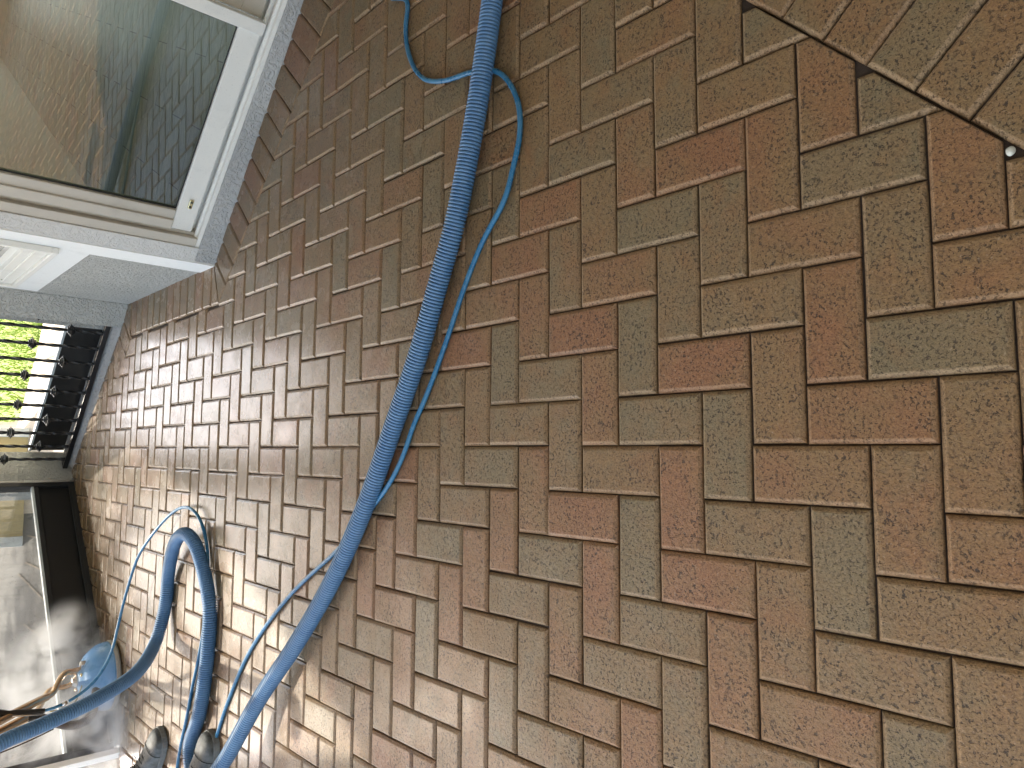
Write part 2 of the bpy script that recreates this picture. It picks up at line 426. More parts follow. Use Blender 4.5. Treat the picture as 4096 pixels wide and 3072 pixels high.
xW = .710
nF = -FR.n; cF = nF.dot(FR.p) + .02                # railing curb
nS = -FS.n; cS = nS.dot(FS.p) + .01                # glazed screen
fcn = -FC.n; fcc = fcn.dot(FC.p) - .19
def region(poly, flags):
    c = sum(poly, Vector((0, 0))) / len(poly)
    if all(nL.dot(p) <= cL + 1e-4 for p in poly): pass
    elif all(p.x <= xW for p in poly): pass
    elif c.y > 1.364: poly, flags = clip(poly, flags, Vector((1, 0)), xW)
    else: poly, flags = clip(poly, flags, nL, cL)
    if len(poly) < 3: return poly, flags
    for n, cc in ((nE, cE), (nF, cF)):
        poly, flags = clip(poly, flags, n, cc)
        if len(poly) < 3: return poly, flags
    poly, flags = clip(poly, flags, nS, cS)
    if len(poly) < 3: return poly, flags
    # border beside the short facet
    c = sum(poly, Vector((0, 0))) / len(poly)
    tf = (c - FC.p).dot(FC.d)
    if -.25 < tf < .17 and c.x > .55 and c.y > 2.55: poly, flags = clip(poly, flags, fcn, fcc)
    return poly, flags
for p in range(-42, 42):
    for q in range(-21, 64):
        s = (p + q) % 4
        if s == 0: p1, q1 = p + 1, q + 2
        elif s == 2: p1, q1 = p + 2, q + 1
        else: continue
        x0, x1, y0, y1 = -q1 * S, -q * S, -p1 * S, -p * S
        poly = [Vector((x0, y0)), Vector((x1, y0)), Vector((x1, y1)), Vector((x0, y1))]
        poly, fl = region(poly, [True] * 4)
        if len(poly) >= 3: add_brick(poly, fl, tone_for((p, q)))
def soldier(fr, k0, k1, o0, o1, w=.1, t_off=0, key='s', clips=()):
    for k in range(k0, k1):
        a = t_off + k * w; b = a + w
        P = lambda t, o: fr.p + fr.d * t + fr.n * o
        poly = [P(a, o0), P(b, o0), P(b, o1), P(a, o1)]
        if area(poly) < 0: poly = poly[::-1]
        fl = [True] * 4
        for n, c in clips:
            poly, fl = clip(poly, fl, n, c)
            if len(poly) < 3: break
        if len(poly) >= 3: add_brick(poly, fl, tone_for((key, k)))
# along the door wall: line x+y=2.076 at 135 degrees
class F2:
    def __init__(s, p, d, n): s.p, s.d, s.n = Vector(p), Vector(d).normalized(), Vector(n).normalized()
mitre_n = Vector((.397, -.918)).normalized()      # splits the two borders at the house corner
mp = Vector((.71, 1.362)); md = (Vector((.887, 1.430)) - mp).normalized(); mn = Vector((-md.y, md.x))
bL = F2((1.057, 1.017), (1, -1), (1, 1))
soldier(bL, -5, 30, 0, .30, .0985, .004, 'L', clips=((mn, mn.dot(mp)),))
bW = F2((xW, 1.453), (0, 1), (1, 0))
m2p = Vector((.703, 2.596)); m2d = (Vector((.89, 2.69)) - m2p).normalized(); m2n = Vector((-m2d.y, m2d.x))
soldier(bW, -3, 14, 0, .22, .0965, 0, 'W', clips=((-mn, -mn.dot(mp)), (m2n, m2n.dot(m2p))))
bC = F2(m2p, (FC.d.x, FC.d.y), (-FC.n.x, -FC.n.y))
soldier(bC, -2, 3, 0, .22, .098, .02, 'C', clips=((-m2n, -m2n.dot(m2p)), (nF, cF)))
bE = F2((.901, -1.127), (-1, -1), (1, -1))
soldier(bE, -14, 30, .0, .2, .0995, -.03, 'E')
soldier(bE, -14, 30, .2, .4, .0995, .02, 'E2')
me = bpy.data.meshes.new('brick_paving'); me.from_pydata(bv, [], bf); me.update()
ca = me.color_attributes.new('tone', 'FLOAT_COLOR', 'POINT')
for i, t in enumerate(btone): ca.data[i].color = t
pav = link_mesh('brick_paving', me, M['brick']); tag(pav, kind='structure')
g = MB(); g.add([(-6.4, -4.3, -.0105), (4, -4.3, -.0105), (4, 2.3, -.0105), (.9, 2.9, -.0105), (-.06, 3.9, -.0105), (-6.4, -2.3, -.0105)], [(0, 1, 2, 3, 4, 5)])
tag(g.build('joint_sand', M['sand']), kind='structure')

# ------------------------------------------------------------------ far ground, lawn
def plain(name, c, c2, scale=3, rough=.8, bs=40, bd=.004):
    m = Mat(name, c, rough, spec=.3); m.set('Base Color', m.mix(m.mr(m.noise(scale, 6, .65), .3, .7), c, c2)); m.bump(m.noise(bs, 4, .6), .5, bd); return m.m
M['soil'] = plain('bare soil', (.20, .16, .11), (.13, .10, .07))
M['deck'] = plain('pale pavement', (.52, .46, .38), (.40, .34, .28), 5)
M['lawn'] = plain('lawn', (.22, .31, .06), (.30, .38, .09), 9, .8, 60, .02)
M['yellow'] = plain('yellow render', (.62, .50, .26), (.55, .43, .22), 6, .85, 70, .004)
o = pyd('ground', [(-150, -150, -.09), (150, -150, -.09), (150, 150, -.09), (-150, 150, -.09)], [(0, 1, 2, 3)], M['soil']); tag(o, kind='structure')
dk = MB(); dk.add([(-6, 2.0, -.014), (-1.5, 2.35, -.014), (-.1, 3.80, -.014), (.95, 2.82, -.014), (2.4, 3.6, -.014), (2.4, 4.1, -.014), (.9, 5.15, -.014), (.3, 5.80, -.014), (.0, 6.6, -.014), (-.52, 6.6, -.014), (-.30, 3.62, -.014)], [tuple(range(2, 11))])
tag(dk.build('pavement', M['deck']), kind='structure')
M['path'] = plain('shade-toned concrete', (.085, .083, .075), (.055, .053, .048), 4)  # deck colour darkened to stand in for shade beyond the screen
b = MB(); b.add([(-7, 1.8, -.018), (-1.5, 2.35, -.018), (-.25, 3.62, -.018), (-.48, 6.6, -.018), (-.3, 9, -.018), (-7, 9, -.018)], [tuple(range(6))]); tag(b.build('path', M['path']), kind='structure')  # continues the deck, with the shade put into its colour
b = MB(); b.add([(-14, -8, -.02), (-2.6, -8, -.02), (-2.6, 1.3, -.02), (-1.46, 2.36, -.024), (-6, 2.0, -.024), (-14, 8, -.024)], [(0, 1, 2, 3, 4, 5)]); tag(b.build('bounce_deck', M['deck']), kind='structure')  # unseen pale deck added to bounce warm sunlight under the roof
# cracks/joints of the pale pavement
jt = MB()
for k in range(16):
    x = -1.2 + k * .22; y = 3.9 + random.uniform(0, .25)
    a = Vector((x, y)); b = a + Vector((random.uniform(-.12, .25), random.uniform(.5, 1.3))); n = Vector((-(b - a).y, (b - a).x)).normalized() * .006
    jt.add([(*(a - n), -.009), (*(b - n), -.009), (*(b + n), -.009), (*(a + n), -.009)], [(0, 1, 2, 3)])
tag(jt.build('pavement_joints', M['soil']), kind='structure')
lw = MB(); lw.add([(.34, 5.84, -.03), (.94, 5.18, -.03), (2.4, 4.14, -.03), (9, 3.0, -.03), (9, 40, -.03), (.34, 40, -.03)], [tuple(range(6))])
tag(lw.build('lawn', M['lawn']), kind='structure')
gb = MB()
rg = random.Random(3)
for k in range(15000):
    y = 5.0 + 8 * rg.random() ** 1.6; x = .3 + rg.random() * 3.2
    if x + y < 6.14 or (x < .34): continue
    h = rg.uniform(.03, .075); a = rg.uniform(0, 6.28); wd = .006; lean = rg.uniform(-.04, .04), rg.uniform(-.04, .04)
    dx, dy = math.cos(a) * wd, math.sin(a) * wd
    gb.add([(x - dx, y - dy, -.03), (x + dx, y + dy, -.03), (x + lean[0], y + lean[1], -.03 + h)], [(0, 1, 2)])
gm = Mat('grass blades', (.14, .30, .03), .6); gm.set('Base Color', gm.mix(gm.mr(gm.noise(14, 4), .3, .7), (.20, .30, .05), (.32, .40, .09)))
tag(gb.build('grass', gm.m), 'short bright green lawn beyond the black railing', 'grass', kind='stuff')
# neighbour's yellow wall with white corner board
yw = empty('garden_wall', (.1, 5.3, 0), 'pale yellow rendered wall with a white corner board beyond the railing', 'wall')
b = MB(); b.prism([(-.60, 5.30), (.19, 5.30), (.19, 5.50), (-.60, 5.50)], -.08, .95); b.build('rendered_panel', M['yellow'], yw)
b = MB(); b.prism([(.19, 5.28), (.262, 5.28), (.262, 5.52), (.19, 5.52)], -.08, .97); b.build('corner_board', M['white_paint'], yw, .004)
b = MB(); b.prism([(-.68, 5.28), (-.601, 5.28), (-.601, 5.52), (-.68, 5.52)], -.08, .97); b.build('corner_board', M['white_paint'], yw, .003)

# ------------------------------------------------------------------ house
house = empty('house', (C1.x, C1.y, 0), 'white and grey stucco house with a white sliding glass door and corner window', 'house')
TB = 1.151
b = MB(); FD.box(b, -1.9, 1.151, -.16, .0, -.06, .050); b.build('curb', M['stucco_curb'], house, .004)
b = MB(); FD.box(b, 1.083, 1.151, -.16, .002, .0502, ROOF); FD.box(b, -1.9, 1.083, -.16, .002, 2.12, ROOF); FD.box(b, -1.9, -1.3, -.16, .002, .0502, 2.12); b.build('stucco_wall', M['stucco_fine'], house, .003)
# window wall: grey stucco below, smooth white paint around the window and up the corner
b = MB(); c1 = FD.P(1.151, 0, 0).to_2d()
w0, w1, wz0, wz1 = .20, .95, .66, 1.75
for (t0, t1, z0, z1) in ((.012, w0, -.06, ROOF), (w1, FW.L - .001, -.06, ROOF), (w0, w1, -.06, wz0), (w0, w1, wz1, ROOF)):
    FW.box(b, t0, t1, -.14, 0, z0, z1)
b.build('stucco_wall', M['stucco_rough'], house)
b = MB()
FW.box(b, -.0015, .160, -.012, .005, .0, ROOF - .01)
FW.box(b, .1602, w0, -.012, .005, .447, ROOF - .01); FW.box(b, w0, w1, -.012, .005, .447, wz0); FW.box(b, w0, w1, -.012, .005, wz1, ROOF - .01); FW.box(b, w1, 1.185, -.012, .005, .447, ROOF - .01)
b.build('painted_surround', M['white_paint'], house)
win = MB()
def ring(mb, fr, t0, t1, z0, z1, th, o0, o1):
    fr.box(mb, t0, t1, o0, o1, z0, z0 + th); fr.box(mb, t0, t1, o0, o1, z1 - th, z1)
    fr.box(mb, t0, t0 + th, o0, o1, z0 + th, z1 - th); fr.box(mb, t1 - th, t1, o0, o1, z0 + th, z1 - th)
ring(win, FW, .136, 1.03, .560, 1.85, .022, .0052, .030); ring(win, FW, .158, 1.008, .582, 1.828, .045, .0052, .016)
ring(win, FW, .200, .952, .626, 1.79, .036, -.05, .010)
wf = win.build('window', M['white_alu'], house, .003)
win2 = MB(); ring(win2, FW, .236, .916, .662, 1.754, .03, -.06, -.012); win2.build('sash', M['white_alu'], wf, .002)
quad('pane', FW, .265, .887, -.042, .69, 1.726, M['window_glass'], wf)
# facet and return
b = MB(); FC.box(b, .0, FC.L, -.14, .0, -.06, ROOF); b.build('stucco_pilaster', M['stucco_rough'], house, .006)
b = MB(); FR.box(b, -.001, .14, -.62, -.135, -.06, ROOF); b.build('stucco_return', M['stucco_rough'], house)
# sliding door
door = MB(); FD.box(door, -1.3, 1.083, -.13, -.005, .0505, .066); FD.box(door, -1.3, 1.083, -.034, -.022, .066, .078); FD.box(door, -1.3, 1.083, -.080, -.070, .066, .082); FD.box(door, -1.3, 1.083, -.13, -.12, .066, .09)
dr = door.build('sliding_door', M['white_alu'], house, .0015)
b = MB(); FD.box(b, 1.045, 1.083, -.13, -.004, .0665, 2.12); FD.box(b, -1.3, 1.045, -.13, -.004, 2.07, 2.119); FD.box(b, 1.030, 1.045, -.055, -.030, .0665, 2.07); b.build('frame', M['beige_alu'], dr, .003)
b = MB(); FD.box(b, .135, 1.028, -.064, -.024, .094, .176); b.build('bottom_rail', M['white_alu'], dr, .004)
b = MB(); FD.box(b, .135, 1.028, -.064, -.024, 1.96, 2.04); b.build('upper_rail', M['white_alu'], dr, .004)
b = MB(); FD.box(b, .945, 1.028, -.066, -.022, .1765, 1.9595); FD.box(b, .985, 1.028, -.022, -.012, .1765, 1.9595); b.build('stile', M['beige_alu'], dr, .006)
b = MB(); FD.box(b, .133, .180, -.068, -.010, .090, 1.9595); b.build('meeting_stile', M['white_alu'], dr, .003)
quad('glass', FD, .179, .946, -.045, .175, 1.961, M['door_glass'], dr)
b = MB(); ring(b, FD, .1815, .9435, .1765, 1.959, .004, -.0425, -.036); b.build('gasket', M['rubber'], dr)
b = MB(); FD.box(b, -1.3, .132, -.115, -.075, .094, .17); FD.box(b, .055, .132, -.115, -.075, .17, 1.96); FD.box(b, -1.3, .132, -.115, -.075, 1.96, 2.04); b.build('fixed_frame', M['beige_alu'], dr, .003)
quad('fixed_glass', FD, -1.3, .056, -.096, .168, 1.961, M['door_glass'], dr)
b = MB(); FD.box(b, .885, .925, -.0238, -.017, .125, .142); 
lt = b.build('roller_cover', M['brass'], dr, .003)
b = MB()
for t in (.895, .915): lathe(b, [(.0045, 0), (.0045, .0015), (.003, .002)], FD.P(t, -.0168, .1335), 10, Vector((FD.n.x, FD.n.y, 0)))
b.build('screw', M['rubber'], lt)
# interior room seen through the door
def planks():
    m = Mat('grey wood-look tiles', (.22, .21, .18), .45)
    mp_ = m.n('ShaderNodeMapping'); mp_.inputs['Rotation'].default_value = (0, 0, R(28)); m.l(m.coord(), mp_.inputs['Vector'])
    bt = m.n('ShaderNodeTexBrick'); bt.inputs['Scale'].default_value = 1; bt.inputs['Brick Width'].default_value = .62; bt.inputs['Row Height'].default_value = .16
    bt.inputs['Mortar Size'].default_value = .003; bt.inputs['Color1'].default_value = (.50, .50, .44, 1); bt.inputs['Color2'].default_value = (.36, .36, .31, 1); bt.inputs['Mortar'].default_value = (.07, .065, .055, 1)
    m.l(mp_.outputs[0], bt.inputs['Vector'])
    mp2 = m.n('ShaderNodeMapping'); mp2.inputs['Rotation'].default_value = (0, 0, R(28)); mp2.inputs['Scale'].default_value = (2, 14, 1); m.l(m.coord(), mp2.inputs['Vector'])
    c = m.mix(1, bt.outputs[0], m.ramp(m.noise(3, 6, .7, .8, mp2.outputs[0]), [(.3, (.55, .55, .55)), (.55, (1, 1, 1)), (.75, (1.5, 1.5, 1.45))]), 'MULTIPLY')
    m.set('Base Color', c); return m.m
M['planks'] = planks()
P = FD.P
room = [P(1.06, -.165, 0).to_2d(), Vector((1.045, 1.60)), Vector((1.045, 2.62)), Vector((1.5, 3.1)), Vector((4.5, 8.0)), Vector((9.0, 5.0)), Vector((3.75, -.9)), P(-1.28, -.165, 0).to_2d()]
b = MB(); b.prism(room, -.05, .035); tag(b.build('interior_floor', M['planks']), kind='structure')
M['room'] = plain('room paint', (.62, .61, .55), (.58, .57, .51), 2)
b = MB(); b.prism(room, 2.5, 2.6); b.build('ceiling', M['room'], house)
def room_wall(a, c, gaps=()):
    f = Frame(a, c); m = MB(); n_ = (f.P(f.L / 2, 0, 0).to_2d() - Vector((2.8, 1.9))).normalized(); sg = .1 if n_.dot(f.n) > 0 else -.1
    o0, o1 = sorted((0, sg))
    for (t0, t1, z0, z1) in (gaps or ((0, f.L, -.06, 2.499),)): f.box(m, t0, t1 if t1 > 0 else f.L + t1, o0, o1, z0, z1)
    m.build('interior_wall', M['room'], house)
room_wall(room[2], room[3]); room_wall(room[3], room[4]); room_wall(room[5], room[6]); room_wall(room[6], room[7])
room_wall(room[4], room[5], ((0, .5, -.06, 2.499), (4.9, 5.4, -.06, 2.499), (.5, 4.9, -.06, .45), (.5, 4.9, 2.3, 2.499)))
# rest of the house behind the photographer
b = MB(); b.prism([(2.95, -.42), (3.1, -.30), (3.1, -.9), (.9, -3.2), (-2.1, -3.2), (-2.1, -3.0), (.80, -3.0)], -.06, ROOF - .001); b.build('rear_wall', M['stucco_fine'], house)
# unseen roof over the patio, outline stretched to shape the sun patches
b = MB(); b.prism([(-.5, 6.3), (-.9, 4.7), (-1.3, 3.8), (-1.9, 2.6), (-2.1, -6), (5, -6), (5, 6.3)], ROOF, ROOF + .18); b.build('patio_roof', M['soffit'], house)

# ------------------------------------------------------------------ pillar, curb, railing
pil = empty('pillar', (F0.x, F0.y, 0), 'rough grey stucco pillar with rounded bead between railing and glazed screen', 'pillar')
b = MB(); FS.box(b, -.274, -.030, -.19, 0, -.06, ROOF - .002); b.build('stucco_body', M['stucco_rough'], pil, .004)
b = MB(); 
for z in (0,): tube(b, [FS.P(-.017, -.012, -.02 + k * .2) for k in range(17)], .017, 12)
b.build('bead_trim', M['stucco_fine'], pil, smooth=True)
cb = MB(); n = 40; prof = [(.000, -.02), (-.004, .006), (-.014, .014), (-.030, .026), (-.045, .036), (-.058, .040), (-.10, .040), (-.16, .038)]
vv = []
for i in range(n + 1):
    t = i / n * (FR.L - .02)
    for o, z in prof:
        wob = mnoise.noise(Vector((t * 6, o * 20, 0))) * .006
        dr_ = .018 * (t / FR.L)
        vv.append(FR.P(t, o + wob, max(-.02, z - dr_ * (z > .0)) + wob * .4))
ff = []
k_ = len(prof)
for i in range(n):
    for j in range(k_ - 1): ff.append((i * k_ + j, (i + 1) * k_ + j, (i + 1) * k_ + j + 1, i * k_ + j + 1))
cb.add(vv, ff); tag(cb.build('mortar_curb', M['stucco_curb'], smooth=True), 'low rounded mortar curb running under the black railing', 'curb')

rail = empty('railing', (C3.x, C3.y, 0), 'black iron railing with twisted bars and collar knuckles', 'railing')
OF = -.045
zr = lambda t: .046 - .022 * t / 1.26
b = MB(); P = FR.P
def rbox(mb, t0, t1, o0, o1, z0, z1):
    mb.box8([P(t0, o0, zr(t0) + z0), P(t1, o0, zr(t1) + z0), P(t1, o1, zr(t1) + z0), P(t0, o1, zr(t0) + z0), P(t0, o0, zr(t0) + z1), P(t1, o0, zr(t1) + z1), P(t1, o1, zr(t1) + z1), P(t0, o1, zr(t0) + z1)])
rbox(b, -.06, 1.262, OF - .014, OF + .014, 0, .027); b.build('bottom_rail', M['black_iron'], rail, .002)
b = MB(); rbox(b, -.06, 1.262, OF - .02, OF + .02, .98, 1.02); b.build('top_rail', M['black_iron'], rail, .004)
b = MB(); rbox(b, 1.225, 1.262, OF - .05, OF - .014, .0, .028); b.build('wall_bracket', M['black_iron'], rail, .002)
def bar_meshes(zk):
    m = MB(); pts = [Vector((0, 0, z)) for z in [i * .008 for i in range(int(.955 / .008))]]
    seg = 4; h = .0072
    for i, p in enumerate(pts):
        a = i * .008 / .075 * math.pi / 2 + math.pi / 4
        for k in range(4): m.v.append(p + Vector((math.cos(a + k * math.pi / 2), math.sin(a + k * math.pi / 2), 0)) * h * 1.414)
    for i in range(len(pts) - 1):
        for k in range(4): m.f.append((i * 4 + k, i * 4 + (k + 1) % 4, (i + 1) * 4 + (k + 1) % 4, (i + 1) * 4 + k))
    c = MB()
    for (z0, z1, r) in ((-.019, -.011, .013), (-.0108, -.004, .018), (-.0038, .0038, .0235), (.004, .0108, .018), (.011, .019, .013)):
        r *= 1.18; s = r; t = r * .78
        for zz0, zz1, ra, rb in ((z0, (z0 + z1) / 2, t, s), ((z0 + z1) / 2, z1, s, t)):
            c.box8([(-ra, -ra, zk + zz0), (ra, -ra, zk + zz0), (ra, ra, zk + zz0), (-ra, ra, zk + zz0), (-rb, -rb, zk + zz1), (rb, -rb, zk + zz1), (rb, rb, zk + zz1), (-rb, rb, zk + zz1)])
    return m, c
meshes = []
for zk in (.158, .325):
    m, c = bar_meshes(zk); o1 = m.build('baluster', M['black_iron']); o2 = c.build('collar', M['black_iron']); meshes.append((o1.data, o2.data))
    bpy.data.objects.remove(o1); bpy.data.objects.remove(o2)
ang = math.atan2(FR.d.y, FR.d.x)
for i in range(11):
    t = .093 + .1212 * i - .1212 * (0)
    if i == 10: t = .093 - .1212 + .03
    md, mc = meshes[0 if i % 2 == 0 else 1] if i < 10 else meshes[1]
    p = P(t, OF, zr(t) + .027)
    ob = bpy.data.objects.new('baluster', md); col.objects.link(ob); ob.parent = rail; ob.location = p - rail.location; ob.rotation_euler = (0, 0, ang)
    oc = bpy.data.objects.new('collar', mc); col.objects.link(oc); oc.parent = ob; oc.rotation_euler = (0, 0, R(3))

# ------------------------------------------------------------------ glazed screens with black kick plates
def wall_screen(name, fr, t0, t1, o, label, group, post_at, z0=.0, jamb=None):
    e = empty(name, tuple(fr.P(t0, o, 0)), label, 'screen', group)
    b = MB(); fr.box(b, t0, t1, o - .030, o - .012, z0 + .018, .196); b.build('kick_plate', M['kick'], e, .001)
    b = MB(); fr.box(b, t0, t1, o - .045, o + .014, -.012, z0 + .018); fr.box(b, t0, t1, o + .004, o + .014, z0 + .018, z0 + .034); b.build('floor_channel', M['black_alu'], e, .001)
    b = MB(); fr.box(b, t0, t1, o - .045, o + .006, .1963, .222); b.build('chair_rail', M['black_alu'], e, .002)
    b = MB(); fr.box(b, t0 + .03, t1, o - .02, o + .009, .2222, .236); b.build('glazing_bead', M['pale_bead'], e, .002)
    b = MB()
    for p0, p1 in post_at: fr.box(b, p0, p1, o - .045, o + .012, .2225 if False else z0 + .0185, 2.6)
    fr.box(b, t0, t1, o - .045, o + .012, 2.601, 2.68)
    b.build('frame_post', M['black_alu'], e, .002)
    quad('glazing', fr, t0 + .028, t1 + .001, o - .016, .235, 2.602, M['screen_glass'], e)
    return e
sc1 = wall_screen('glazed_screen', FS, .0, 1.75, 0.0, 'dusty glazed screen above a black kick plate, behind the steam', 'glazed patio screens', [(-.001, .030), (1.7502, 1.785)])
b = MB(); FS.box(b, 1.786, 1.815, -.045, .016, -.01, 2.68); b.build('jamb', M['white_alu'], sc1, .003)
sc2 = empty('kick_panel', tuple(FR.P(-.3, -.2, 0)), 'low black panel with a pale top edge behind the railing', 'panel')
b = MB(); FR.box(b, -.28, 1.27, -.215, -.197, .03, .212); b.build('kick_plate', M['kick'], sc2, .001)
b = MB(); FR.box(b, -.28, 1.27, -.222, -.188, .2122, .226); b.build('top_edge', M['pale_bead'], sc2, .002)
b = MB(); FR.box(b, -.28, 1.27, -.235, -.175, -.01, .03); b.build('ledge', M['stucco_curb'], sc2, .002)


# ------------------------------------------------------------------ hoses
def G(u, v, z): p = onz(u, v, z); return p
RV = .0275
# big vacuum hose: foreground run, loop behind the worker, loop on the paving, up to the wand
dsp = 4096 / 2212
fg = [(1075, -90), (1062, 10), (1047, 120), (1033, 215), (1013, 330), (983, 480), (950, 600), (905, 760), (850, 920), (790, 1090), (720, 1250), (640, 1390), (560, 1510), (490, 1635)]
zs = [.028] * 11 + [.036, .062, .10]
path = [onz(u * dsp, v * dsp, z) for (u, v), z in zip(fg, zs)]
last = path[-1]
path += [last + Vector((-.16, .10, .05)), last + Vector((-.36, .16, .04)), last + Vector((-.56, .10, -.02)), last + Vector((-.66, .22, -.07)), last + Vector((-.55, .36, -.07)), last + Vector((-.36, .38, -.07))]
path += [onz(759 , 3010, .028), onz(798, 2852, .028), onz(824, 2671, .028), onz(839, 2490, .028), onz(836, 2400, .03), onz(818, 2297, .034), onz(788, 2195, .05), onz(762, 2148, .062), onz(735, 2134, .070), onz(706, 2160, .062), onz(686, 2220, .045), onz(672, 2310, .030), onz(667, 2380, .028), onz(652, 2468, .034)]
path += [onz(615, 2585, .075), onz(542, 2694, .20)]
for (u, v, w) in ((384, 2798, 58), (226, 2875, 61), (113, 2924, 63), (0, 2973, 65)):
    r = ray(u, v); d = FPX * 2 * RV / w; path.append(CAM + r * (d / r.dot(-ROW_B)))
l2 = path[-1] - path[-2]; path += [path[-1] + l2 * 1.0 + Vector((-.03, .02, 0)), path[-1] + l2 * 2.2 + Vector((-.12, .12, -.03))]
dense = smooth_path(resample(catmull(path, .004), .004), 30)
b = MB(); corrugated(b, dense, RV, .0048, .0090, 20, .32)
vac = b.build('vacuum_hose', M['vac'], smooth=True); tag(vac, 'thick ribbed blue vacuum hose snaking across the wet brick paving', 'hose')

RT = .0068
tp = [(1.47, .06), (1.421, -.028), (1.35, -.018), (1.27, -.03), (1.197, -.066), (1.145, -.114), (1.115, -.172), (1.096, -.238), (1.085, -.315), (1.068, -.37), (1.05, -.422), (1.01, -.467), (.95, -.503), (.9, -.516), (.84, -.514), (.785, -.495), (.701, -.461), (.616, -.381), (.509, -.309), (.372, -.234), (.242, -.155), (.156, -.093), (.074, -.047), (-.012, .026), (-.097, .133), (-.165, .225), (-.229, .315), (-.31, .459), (-.406, .616), (-.534, .786), (-.666, .93), (-.806, 1.043), (-.948, 1.139), (-1.07, 1.20), (-1.22, 1.22), (-1.42, 1.30), (-1.5, 1.45), (-1.42, 1.56), (-1.3, 1.585), (-1.173, 1.56), (-1.028, 1.499), (-.894, 1.45), (-.755, 1.391), (-.612, 1.346), (-.47, 1.325)]
tpts = [Vector((x, y, .0075)) for x, y in tp]
tpts += [onz(830, 2207, .008), onz(823, 2153, .009), onz(805, 2089, .016), onz(778, 2046, .026), onz(741, 2028, .030), onz(696, 2046, .034)]
for (u, v, Y) in ((642, 2098, 1.80), (583, 2175, 1.93), (542, 2252, 2.03), (497, 2400, 2.15), (470, 2513, 2.20), (443, 2617, 2.22), (393, 2707, 2.24), (335, 2766, 2.25), (268, 2809, 2.25)): tpts.append(ony(u, v, Y))
dense = smooth_path(resample(catmull(tpts, .006), .008), 12)
b = MB(); tube(b, dense, RT, 14)
tag(b.build('pressure_hose', M['thin'], smooth=True), 'thin smooth blue solution hose crossing under and beside the ribbed hose', 'hose')

# ------------------------------------------------------------------ surface cleaner
MC = Vector((-1.09, 2.60, 0))
clean = empty('surface_cleaner', tuple(MC), 'round blue dome floor cleaner with bent steel wand in a cloud of steam', 'floor cleaner')
dm = Mat('blue moulded dome', (.16, .36, .66), .28, spec=.6); dn = dm.noise(7, 4, .6)
dm.set('Base Color', dm.mix(dm.mr(dn, .35, .7), (.13, .33, .66), (.24, .46, .74))); dm.set('Roughness', dm.mr(dm.noise(30, 4), .3, .7, .2, .45)); M['dome'] = dm.m
M['skirt'] = plain('grey skirt', (.45, .42, .36), (.35, .33, .30), 30)
RD = .172
b = MB(); lathe(b, [(RD - .012, .022), (RD - .002, .022), (RD, .034), (RD - .003, .050), (RD - .010, .074), (RD - .026, .100), (RD - .050, .126), (RD - .082, .145), (.062, .154), (.052, .164), (.030, .169), (.004, .170)], MC, 56)
dome = b.build('dome', M['dome'], clean, smooth=True)
b = MB(); lathe(b, [(RD - .012, .004), (RD + .004, .004), (RD + .006, .018), (RD + .001, .026), (RD - .012, .026)], MC, 56); b.build('skirt', M['skirt'], clean, smooth=True)
# ribs around the logo and curved lettering on the dome
M['ink'] = Mat('dark blue lettering', (.03, .10, .28), .5).m
def domez(r):
    pr = [(.004, .170), (.030, .169), (.052, .164), (.062, .154), (RD - .082, .145), (RD - .050, .126), (RD - .026, .100), (RD - .010, .074)]
    for (a, za), (c, zc) in zip(pr, pr[1:]):
        if a <= r <= c: return za + (zc - za) * (r - a) / (c - a)
    return .07
def arc(rad, a0, a1, th=.0012):
    m = MB(); pts = [MC + Vector((math.cos(a) * rad, math.sin(a) * rad, domez(rad) + .0008)) for a in [a0 + (a1 - a0) * k / 30 for k in range(31)]]
    tube(m, pts, th, 6); return m
for rad in (.126, .121, .078, .073):
    arc(rad, R(20), R(200)).build('ring_line', M['ink'], dome)
def letters(txt, a0, rad, size, name='lettering'):
    vs, fs = [], []
    for i, chh in enumerate(txt):
        if chh == ' ': continue
        cu = bpy.data.curves.new('t', 'FONT'); cu.body = chh; cu.size = size; cu.align_x = 'CENTER'; cu.extrude = .0006
        to = bpy.data.objects.new('t', cu); me = bpy.data.meshes.new_from_object(to)
        a = a0 - i * .215; c = Vector((math.cos(a), math.sin(a)))
        for v in me.vertices:
            r = rad + v.co.y; tv = v.co.x
            p = MC.to_2d() + c * r + Vector((c.y, -c.x)) * tv
            vs.append((p.x, p.y, domez(r) + .0012 + v.co.z))
        n = len(vs) - len(me.vertices); fs += [tuple(n + k for k in f.vertices) for f in me.polygons]
        bpy.data.objects.remove(to); bpy.data.curves.remove(cu)
    me = bpy.data.meshes.new(name); me.from_pydata(vs, [], fs); me.update(); return link_mesh(name, me, M['ink'], dome)
letters('TURBO FORCE', R(215), .086, .036)
# head casting, swivel and fittings on top
b = MB(); lathe(b, [(.034, .162), (.036, .172), (.026, .182), (.020, .190), (.006, .192)], MC, 24); b.build('hub', M['steel'], clean, .001)
b = MB(); lathe(b, [(.016, .125), (.017, .158), (.008, .163)], MC + Vector((.085, -.02, 0)), 16); b.build('lifting_eye', M['steel'], clean, .001)
